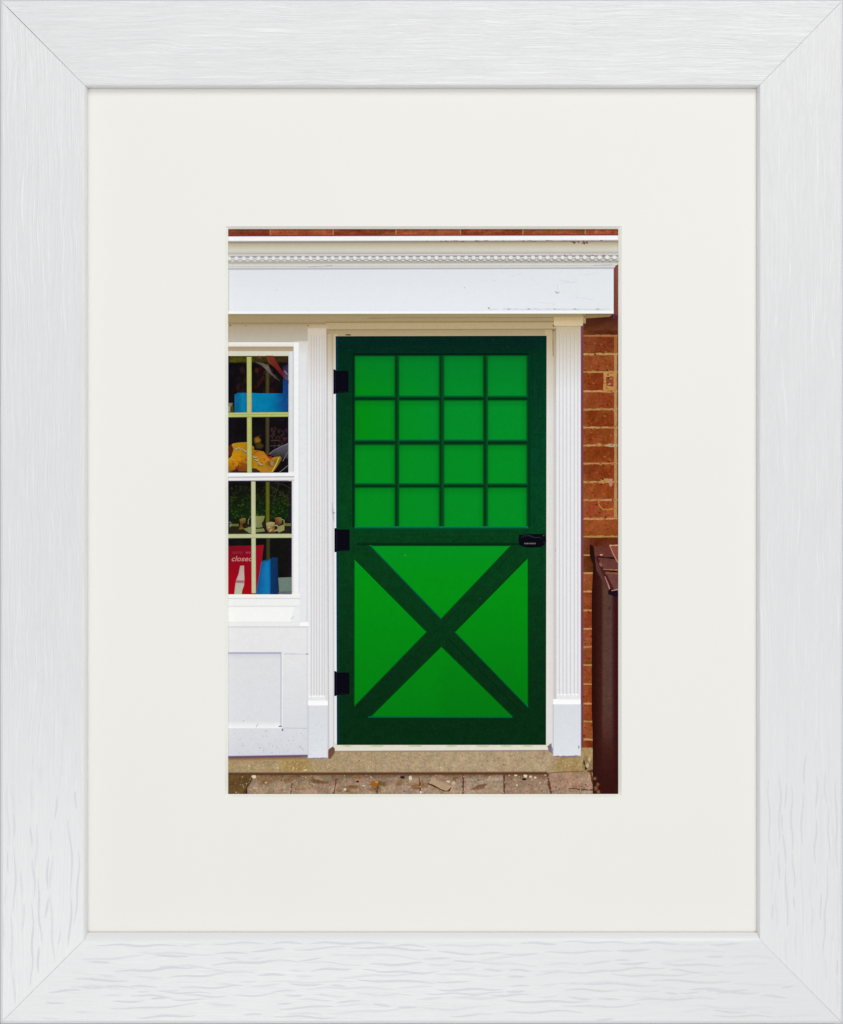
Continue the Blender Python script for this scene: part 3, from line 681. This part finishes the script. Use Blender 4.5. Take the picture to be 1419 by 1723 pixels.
clog('painted yellow wooden clog at the left, seen sideways', ([(X0, 773), (386, 771), (390, 767), (393, 756), (390, 748), (393, 746), (404, 744.5), (416, 744), (428, 752), (428, 768), (412, 773), (403, 778), (399, 788), (389, 795), (X0, 795)],
      [a, (186, 134, 40), (174, 130, 14), (172, 120, 14), (180, 130, 44), a, a, a, b, b, b, (190, 124, 12), b, c_, b]),
     [(X0, 768), (385, 769), (390, 765), (393, 755), (390, 748), (386, 750), (X0, 756)], (84, 34, 18), [[(396, 755), (399, 757), (402, 754), (405, 757)], [(407, 754), (410, 759), (416, 761), (420, 758)]], ex1)
def ex2(K):
    K.poly([(446, 780), (452, 775), (459, 774), (459, 786), (454, 785)], (124, 78, 26), .2); K.blob(458, 780, 2.6, 4.4, (128, 128, 110), None)
    K.line([(458, 794), (464, 783), (470, 770)], 1.8, (205, 170, 60)); K.poly([(449, 768), (456, 768), (460, 770), (455, 773)], (146, 48, 30), .1)
    K.line([(424, 766), (430, 761), (436, 758)], 1.0, (140, 60, 30))
clog('painted yellow wooden clog at the right, resting on its side', ([(424, 757), (436, 758), (444, 760), (450, 767), (456, 772), (462, 769), (472, 768), (475, 772), (466, 786), (459, 795), (440, 795), (430, 789), (423, 787)],
      [b, (172, 104, 18), (188, 130, 26), (152, 80, 20), (184, 116, 36), (160, 130, 40), (150, 140, 50), (90, 84, 30), (120, 112, 22), (170, 110, 30), (170, 100, 20), a, b]),
     [(424, 788), (431, 788), (438, 793), (438, 795), (424, 795)], (56, 34, 40), [[(426, 768), (429, 771), (433, 769)], [(429, 773), (432, 776), (436, 774)], [(434, 778), (437, 782), (442, 782)]], ex2)

K = Ink('printed_crockery', 'pale cups, jugs and a plate standing on a shelf behind the lower panes')
K.poly([(410, 890), (422, 886), (432, 890), (444, 889), (446, 894), (420, 897)], (118, 124, 78), .12)
K.poly([(429, 868.5), (446, 868), (444, 876), (441, 880), (442, 887), (434, 888), (430, 887)], [(132, 136, 80), (118, 124, 60), (108, 112, 60), (104, 108, 66), (112, 116, 70), (120, 122, 80), (130, 132, 90)], .10)
K.line([(420, 872), (418, 876), (418, 882)], 1.2, (120, 124, 80)); K.line([(420, 870), (424, 869)], 1.3, (104, 110, 60))
K.poly([(448, 880), (456, 878), (463, 879), (462, 888), (464, 895), (452, 896), (449, 890)], [(160, 150, 90), (168, 160, 110), (150, 140, 80), (124, 92, 50), (130, 90, 54), (118, 60, 50), (130, 86, 50)], .18)
for (x, y) in ((453, 888), (457, 891), (460, 887), (455, 893)): K.blob(x, y, 1.8, 1.3, (176, 156, 110) if x % 2 else (110, 54, 40), None, 7)
K.line([(463, 884), (467, 884), (468.6, 888), (466, 892), (463, 893)], 1.5, (172, 170, 118))
K.poly([(463, 872), (467, 870), (474, 871), (475, 880), (470, 884), (464, 880)], [(120, 70, 34), (130, 96, 50), (126, 116, 62), (100, 60, 40), (84, 40, 40), (124, 58, 28)], .18)
K.line([(474, 874), (478, 875), (478.6, 881)], 1.3, (142, 144, 100)); K.poly([(468, 886), (479, 882), (479, 892), (470, 896), (466, 893)], (136, 132, 84), .15)
K.poly([(403, 874), (408, 871.5), (414, 872), (413, 880), (408, 882), (409, 886), (411, 890), (402, 891), (404, 885), (405, 881)], [(94, 86, 34), (116, 104, 44), (110, 100, 44), (92, 60, 30), (80, 46, 20), (80, 50, 22), (122, 96, 34), (112, 84, 28), (92, 58, 20), (104, 60, 28)], .18)
K.line([(384, 879), (388, 878.4), (389.4, 882), (387, 887)], 1.1, (134, 134, 116))
K.build()

K = Ink('printed_closed_sign', 'red sign reading sorry, we\'re closed with a white bottle outline')
K.poly([(X0, 919), (388, 918.5), (426, 918), (444, 916.8), (440.5, 950), (433.5, 1000), (X0, 1000)], [(112, 12, 26), (116, 14, 26), (128, 8, 30), (140, 16, 30), (136, 4, 32), (150, 10, 34), (156, 6, 24)], .07)
K.grid([X0, 386, 405, 432], [945, 960, 985, 1000], lambda x, y: mx((140, 6, 30), (158, 4, 20), (y - 945) / 40) if x > 385 else (120, 10, 50), .06)
K.text("sorry,", 391, 931.5, 7.6, (162, 46, 58), .15, .02); K.text("we're", 413.0, 931.5, 7.6, (172, 66, 80), .15, .02)
K.text("closed", 389.0, 944.2, 12.4, (206, 130, 120), .25, .10, 1.12)
K.poly([(404.5, 952), (411, 951.5), (411, 962), (411.5, 970), (411.6, 978), (410.5, 986), (407.6, 994), (407, 1000), (394.6, 1000), (395.8, 988), (396.8, 980), (398.6, 974), (401.8, 966)],
       [(172, 156, 132)] * 2 + [(184, 164, 148), (176, 160, 152), (190, 172, 150), (186, 182, 160), (180, 180, 156), (176, 182, 160), (172, 180, 158), (190, 176, 158), (180, 166, 150), (176, 156, 156), (186, 160, 160)], .05)
K.poly([(397.4, 976.2), (411.6, 976.4), (411.2, 981.4), (396.8, 980.8)], (168, 116, 134), .08); 
for x in (399, 402, 405, 408): K.blob(x, 978.6, 1.1, 1.4, (150, 76, 104), None, 6, 0, .3)
K.build()
K = Ink('printed_blue_box', 'tall blue box standing to the right of the red sign')
K.grid([440, 444, 450, 454.4, 456, 462, 467.5], [938, 946, 960, 980, 1000], lambda x, y: jit(((22, 60, 92) if y < 945 else mx((10, 76, 130), (16, 116, 172), 1 - abs(x - 450) / 12)) if x < 455 else mx((8, 50, 96), (14, 42, 80), (x - 455) / 12), 4), .10,
       warp=lambda x, y: (x + ((946 - y) * .17 if x < 446 else (y - 946) * .03 if x > 456 else 0) + (3 if y == 938 and x < 455 else 0), y + (4 if y == 938 and x < 454 else 0)))
K.build()

K = Ink('printed_glazing_bars', 'pale green glazing bars crossing the window panes')
gb = [(160, 164, 96), (178, 182, 112), (176, 178, 104), (150, 154, 84)]
K.hg(600.5, 795.4, [(415.6, gb[0]), (417, gb[1]), (421.6, gb[2]), (423.6, gb[3])], .06, .6)
K.vg(X0, 485.6, [(694.4, gb[0]), (696, (184, 190, 116)), (698.4, (150, 158, 84)), (699.4, (182, 188, 112)), (701, gb[1]), (702.4, (96, 104, 40))], .06, slope=1 / 110)
K.hg(810, 998, [(422.8, (150, 150, 120)), (424.2, (186, 188, 150)), (428, (190, 192, 146)), (430.2, (168, 166, 130))], .06, .8)
K.vg(X0, 491.4, [(898.6, (164, 166, 124)), (900, (184, 188, 146)), (904, (186, 190, 146)), (905.6, (150, 150, 120))], .05, slope=.6 / 110)
K.build()

# ---- the door
GP = Ink('printed_door', 'bright green barn-style door with a dark green frame, grid of panes above and a cross brace below')
def dk(x, y):
    c = mx((0, 40, 24), (3, 61, 24), (y - 590) / 220) if y < 900 else mx((4, 56, 22), (4, 42, 17), (y - 960) / 220)
    if x > 885: c = mx(c, (2, 62, 40), .6 * max(0, 1 - abs(y - 760) / 260))
    if y < 580: c = mx(c, (2, 28, 30), .5)
    if x < 568: c = mx(c, (6, 50, 80), .6)
    return c
def dw(x, y):
    t = (x - 565) / 355; k = (y - 565) / 688
    return (565 + 2 * k + t * (355 - 3.0 * k), y + (.8 if y < 570 else 0) - t * .8 * (1 if y < 570 else 0))
xs = [565, 567, 571, 590, 640, 700, 760, 820, 885, 900, 915, 920]; ys = [565, 568, 575, 597, 640, 700, 760, 820, 887, 917, 960, 1010, 1060, 1110, 1160, 1206, 1230, 1250, 1253.4]
GP.grid(xs, ys, lambda x, y: mx(dk(x, y), (4, 20, 20), .5 if y in (565, 1253.4) else 0), .26, warp=dw)
GP.blob(586, 563.5, 5, 1, (20, 18, 12), None)
CX = [(597, 665.8), (671, 740.4), (747, 814.6), (820.6, 888)]; CY = [(598, 665.6), (672.6, 739.6), (747.4, 812.8), (819.4, 885.8)]
def gr(x, y):
    t = (x - 597) / 290; c = mx((0, 132, 16), (0, 135, 38), min(1, t * 2.2))
    if y < 680: c = mx(c, (0, 117, 42), .7 * (1 - max(0, (y - 600)) / 80))
    if y > 740: c = mx(c, (0, 136, 30), .7)
    return c
for j, (y0, y1) in enumerate(CY):
    for i, (x0, x1) in enumerate(CX):
        o = -.6 * i / 3 if j == 0 else 0
        def pc(x, y, x0=x0, x1=x1, y0=y0, y1=y1):
            c = gr(x, y)
            c = mx(c, (0, 100, 26), .45 * max(0, 1 - (y - y0) / 14) + .4 * max(0, 1 - (x1 - x) / 11) + .25 * max(0, 1 - (x - x0) / 8))
            if y < y0 + .5: c = mx(c, (0, 44, 18), .9)
            if x > x1 - .5: c = mx(c, (0, 48, 16), .9)
            if x < x0 + .5: c = mx(c, (0, 70, 18), .75)
            return c
        GP.grid([x0, x0 + 2.0, x0 + 5, x0 + 10, x0 + 30, x0 + 45, x1 - 11, x1 - 7, x1 - 3.4, x1], [y0 + o, y0 + 3 + o, y0 + 8 + o, y0 + 14 + o, y0 + 26, y0 + 45, y1], pc, .045)
# the shaded and lit edges of the muntins
for j in range(3):
    y = CY[j][1]; GP.vg(597, 888, [(y + .2, (0, 96, 52)), (y + 1.6, (0, 84, 44)), (y + 3, (0, 62, 28)), (y + 4.6, (0, 40, 12)), (y + 6.4, (0, 44, 14))], .08)
GP.rect(594, 594.6, 890, 597.4, (2, 24, 20), .1); GP.rect(593.2, 596, 596.4, 887, (0, 36, 20), .1); 
for i in range(3):
    x = CX[i][1]; GP.hg(598, 886, [(x, (0, 58, 20)), (x + 1.6, (0, 44, 14)), (x + 4, (0, 70, 30)), (x + 5.4, (0, 70, 24)), (x + 6.2, (0, 96, 26))], .06)
GP.hg(597, 887, [(888, (0, 66, 24)), (890.4, (0, 44, 24)), (893, (0, 54, 32))], .06)
GP.vg(597, 889, [(885.6, (0, 130, 60)), (887.0, (0, 110, 84)), (888.6, (0, 78, 44)), (891, (0, 62, 30))], .08)
GP.vg(600, 890, [(913, (0, 50, 24)), (916, (0, 34, 12)), (917.6, (0, 50, 14))], .08)
# lower panels
def low(x, y):
    c = mx((0, 139, 30), (0, 138, 16), (y - 920) / 60)
    c = mx(c, (0, 116, 14), (y - 1000) / 190 * (.75 if x < 742 else 1.0))
    return c
def tri(A, Bp, C, n=12):
    pts, cols, F, idx = [], [], [], {}
    for i in range(n + 1):
        for j in range(n + 1 - i):
            u, v = i / n, j / n; w0 = 1 - u - v
            p = (A[0] * w0 + Bp[0] * u + C[0] * v, A[1] * w0 + Bp[1] * u + C[1] * v)
            idx[i, j] = len(pts); pts.append(p); cols.append(low(*p))
    for i in range(n):
        for j in range(n - i):
            F.append([idx[i, j], idx[i + 1, j], idx[i, j + 1]])
            if j < n - i - 1: F.append([idx[i + 1, j], idx[i + 1, j + 1], idx[i, j + 1]])
    GP.raw(pts, F, cols, .045)
T1 = ((624, 917.4), (860, 917.4), (742.6, 1041.4)); T2 = ((597, 938.6), (718.6, 1062.6), (597, 1189)); T3 = ((888.4, 937), (888.6, 1189), (765.4, 1063.4)); T4 = ((742.8, 1087.4), (864, 1206.4), (622.6, 1206.4))
for t in (T1, T2, T3, T4): tri(*t)
def edge(a, b, w, c, off=0):
    n = 8; dx, dy = b[0] - a[0], b[1] - a[1]; l = math.hypot(dx, dy)
    GP.line([(a[0] + dx * i / n - dy / l * off, a[1] + dy * i / n + dx / l * off) for i in range(n + 1)], w, c, .08)
edge((622, 917), (743, 1042), 2.0, (0, 88, 60)); edge((860, 918), (743, 1041), 1.6, (0, 70, 26)); edge((597, 940), (718, 1062), 2.6, (0, 60, 14)); edge((718.6, 1063), (598, 1187), 1.6, (0, 76, 22))
edge((888, 938), (766, 1062), 2.6, (0, 56, 12)); edge((766, 1064), (888.6, 1190), 1.6, (0, 82, 44)); edge((742.8, 1087), (864, 1206), 2.0, (0, 60, 12)); edge((742, 1087.6), (623, 1206), 2.4, (0, 56, 12))
edge((620, 1206.2), (862, 1206.6), 2.2, (0, 98, 60)); edge((888.8, 940), (888.8, 1186), 1.6, (0, 66, 16)); edge((596.6, 942), (596.6, 1186), 1.4, (0, 84, 24)); edge((626, 918), (858, 918), 1.6, (0, 60, 14))
edge((887.6, 1184), (888.6, 1190), 1.2, (0, 110, 70)); GP.line([(734, 1062), (752, 1064)], 1, (0, 46, 14))
# brace boards where they cross (faint joint lines)
edge((603, 925), (735, 1060), 1.0, (0, 60, 24)); edge((872, 920), (610, 1190), .8, (0, 46, 16)); edge((755, 1075), (880, 1200), .8, (0, 34, 12))
GP.line([(653, 934), (681, 934)], .8, (0, 140, 50)); GP.blob(682, 934.4, .9, .9, (90, 160, 110), None); GP.blob(808, 1007, 1.4, 1.1, (20, 84, 40), None)
for i in range(44): GP.blob(random.uniform(570, 916), random.choice([random.uniform(570, 592), random.uniform(1212, 1250), random.uniform(891, 912)]), random.uniform(1, 3), random.uniform(.6, 1.6), jit((4, 48, 26), 8), None, 7)
for _ in range(26):
    x = random.choice([random.uniform(569, 592), random.uniform(894, 914)]); y = random.uniform(600, 1150); GP.line([(x, y), (x + random.uniform(-.6, .6), y + random.uniform(20, 90))], .9, jit((3, 44, 24), 8), .1, taper=True)
for _ in range(18):
    x = random.uniform(600, 820); y = random.choice([random.uniform(572, 592), random.uniform(1214, 1248), random.uniform(892, 912)]); GP.line([(x, y), (x + random.uniform(20, 70), y + random.uniform(-.5, .5))], .9, jit((3, 44, 24), 8), .1, taper=True)
GP.build()

def hinge(label, x, y0, y1, k):
    K = Ink('printed_hinge', label)
    K.poly([(x, y0), (x + 3.6, y0 + .6), (x + 4, y0 + 2.4), (x + 25, y0 + 2.4), (x + 25.6, y0 + 5), (x + 25.6, y1 - 4), (x + 24, y1 - 2.4), (x + 4, y1 - 1.4), (x + 3.6, y1), (x, y1)], (6, 4, 16), .2)
    K.line([(x + 3.6, y0 + 4), (x + 3.6, y1 - 4)], 1, (24, 22, 46)); K.line([(x + 8, y1 - 3.4), (x + 23, y1 - 3.6)], .8, (18, 30, 34))
    for yy in (y0 + 10, y1 - 12): K.blob(x + 16 + k, yy, 1.2, 1.0, (15, 12, 20), None, 8)
    K.build()
hinge('top black strap hinge on the left edge of the green door', 561.2, 621.4, 663, 1)
hinge('middle black strap hinge on the left edge of the green door', 563, 888.4, 929, 0)
hinge('bottom black strap hinge on the left edge of the green door', 562.6, 1129, 1171, -1)

K = Ink('printed_latch', 'black rounded door latch with a small pale plate at the right edge of the door')
K.poly([(874, 899), (880, 900), (886, 897.6), (896, 898.6), (914, 898.4), (917, 900), (919.4, 907), (919.6, 912), (917.4, 916), (911, 920.4), (894, 921.6), (880, 920), (874, 916.4), (872.4, 909), (873, 903)], (6, 5, 14), .2)
K.line([(875, 906), (881, 901.6), (888, 899.8), (894, 902), (900, 904.4), (908, 904.2), (913, 906)], 1.7, (38, 38, 58), .1, taper=True)
K.line([(880, 904), (888, 901.8), (896, 904.8)], 1.0, (24, 22, 40)); K.blob(914.6, 901.4, .9, .9, (90, 84, 90), None, 7); K.blob(916, 912.6, 1.4, 1.8, (30, 30, 48), None, 7)
xx = 882.4
for wv in (1.6, 1.2, 1.8, 1.4, 1.2, 1.8, 1.3, 1.5, 1.7): K.rect(xx, 913.4, xx + wv, 915.6, jit((104, 102, 104), 12)); xx += wv + .7
K.build()

# ---- fascia board and cornice
K = Ink('printed_fascia', 'wide flat white fascia board with a fine crack along its lower edge')
fx = [X0, 384.4, 387, 430, 520, 620, 720, 820, 920, 1000, 1032.8]
K.grid(fx, [450, 454, 470, 495, 515, 523.6], lambda x, y: mx(mx((219, 222, 229), (226, 230, 237), (y - 455) / 50), (222, 226, 232), (x - 800) / 300) if x > 385 else (206, 206, 216), .018)
K.vg(X0, 1032.8, [(523.4, (226, 231, 238)), (525, (244, 245, 244)), (527.4, (240, 240, 232)), (528.8, (166, 156, 140))], .02, slope=.6 / 650)
K.wline(822, 520.4, 838, 519.8, .8, (190, 188, 196), 6, .3); K.wline(846, 520, 1026, 520.4, .8, (186, 186, 198), 60, .5, .5)
K.blob(822.6, 518.2, 1.6, 1.1, (130, 126, 142), None, 8)
for x in (856, 890, 934, 968, 1006): K.blob(x, 520, 3, .9, (160, 156, 172), None, 8, 0, .3)
K.poly([(934, 489), (938, 492), (943, 490.6), (938.6, 494.6), (935, 493)], (176, 174, 184), .05); K.line([(938, 478), (938.6, 490)], .8, (206, 208, 216))
for (x0, y0, x1, y1) in ((942, 471, 962, 475), (946, 476, 970, 474), (975, 463, 1010, 459), (893, 466, 900, 474), (826, 471, 834, 471.6), (750, 456, 753, 455), (970, 500, 1000, 505), (905, 508, 935, 512), (860, 465, 880, 460)):
    K.wline(x0, y0, x1, y1, .7, (211, 213, 220), 5, .5)
K.blob(782, 484, 1, 1.6, (190, 190, 200), None, 7); K.blob(466, 488, 1.3, .9, (196, 198, 210), None, 7)
K.build()

K = Ink('printed_cornice', 'moulded white cornice with a row of small rounded beads above the fascia board')
sl = 1.7 / 656
XR = 1050
K.vg(X0, XR, [(397.8, (214, 196, 208)), (399.0, (236, 240, 242)), (404.4, (238, 242, 244)), (405.6, (206, 206, 206)), (406.8, (136, 128, 120)), (408.4, (150, 138, 118)), (411, (180, 168, 142)), (417, (198, 190, 170)), (422, (204, 202, 190)), (426, (192, 186, 176)), (427.4, (168, 162, 158)), (429, (214, 208, 202)), (430.4, (204, 198, 194)), (431.6, (158, 154, 160)), (434, (178, 174, 172)), (439, (190, 186, 182)), (442, (172, 164, 158)), (443.6, (184, 178, 170)), (445.4, (208, 208, 200)), (447.4, (212, 212, 204)), (448.6, (186, 184, 180)), (449.6, (210, 210, 206)), (451.2, (206, 206, 204)), (452.6, (160, 156, 164)), (454.4, (206, 208, 216))], .035, slope=sl)
n = 0; x = 385.6
while x < 1040:
    yy = 434.9 - (x - 384) * sl
    K.rect(x + 3.4, yy - 3.8, x + 9.1, yy - 1.3, (152, 148, 160), .06)
    K.rect(x + 3.2, yy - 1.2, x + 9.3, yy + 1.6, (206, 206, 206), .04)
    K.blob(x, yy - .1, 3.9, 3.6, (226, 227, 217), (208, 208, 202), 10, 0, .08, .03)
    K.blob(x + 6.2, yy + 4.1, 3.0, 1.5, (216, 214, 202), (186, 182, 174), 8, 0, .08, .03)
    K.rect(x - 2.6, yy + 3.6, x + 2.6, yy + 4.9, (158, 152, 150), .06)
    x += 12.47; n += 1
# stains and dark specks under the crown
for _ in range(46):
    u = random.random() ** .8; x = 1040 - u * 330
    K.blob(x, 406.6 - (x - 384) * sl + random.uniform(-.6, 1.4), random.uniform(1, 4), random.uniform(.5, 1), jit((128, 108, 104), 16), None, 7, 0, .3)
for _ in range(16): K.blob(random.uniform(963, 990), random.uniform(405, 410), random.uniform(.8, 2.4), random.uniform(.7, 1.5), jit((112, 74, 70), 14), None, 7, random.random(), .3)
for _ in range(10): K.blob(random.uniform(950, 1036), random.uniform(429, 432), random.uniform(.8, 1.6), .8, (128, 120, 140), None, 7)
K.wline(520, 449.4, 560, 446.8, .9, (168, 164, 162), 8, .2); K.wline(1000, 446.4, 1032, 445.2, .9, (176, 170, 176), 8, .3)
K.build()
# the end of the cornice: brick seen past the returned mouldings
K = Ink('printed_brick_edge', 'sliver of dark brick beyond the end of the cornice and fascia')
K.poly([(1036.6, 446.6), (1050, 440), (1050, 530), (1036, 530), (1036, 452)], [(126, 76, 60), (140, 76, 46), (136, 72, 42), (116, 58, 42), (112, 54, 40)], .18)
K.poly([(1033, 452), (1036.6, 446.6), (1036.6, 530), (1033, 529)], [(118, 76, 80), (122, 66, 50), (116, 60, 44), (104, 56, 60)], .12)
K.build()
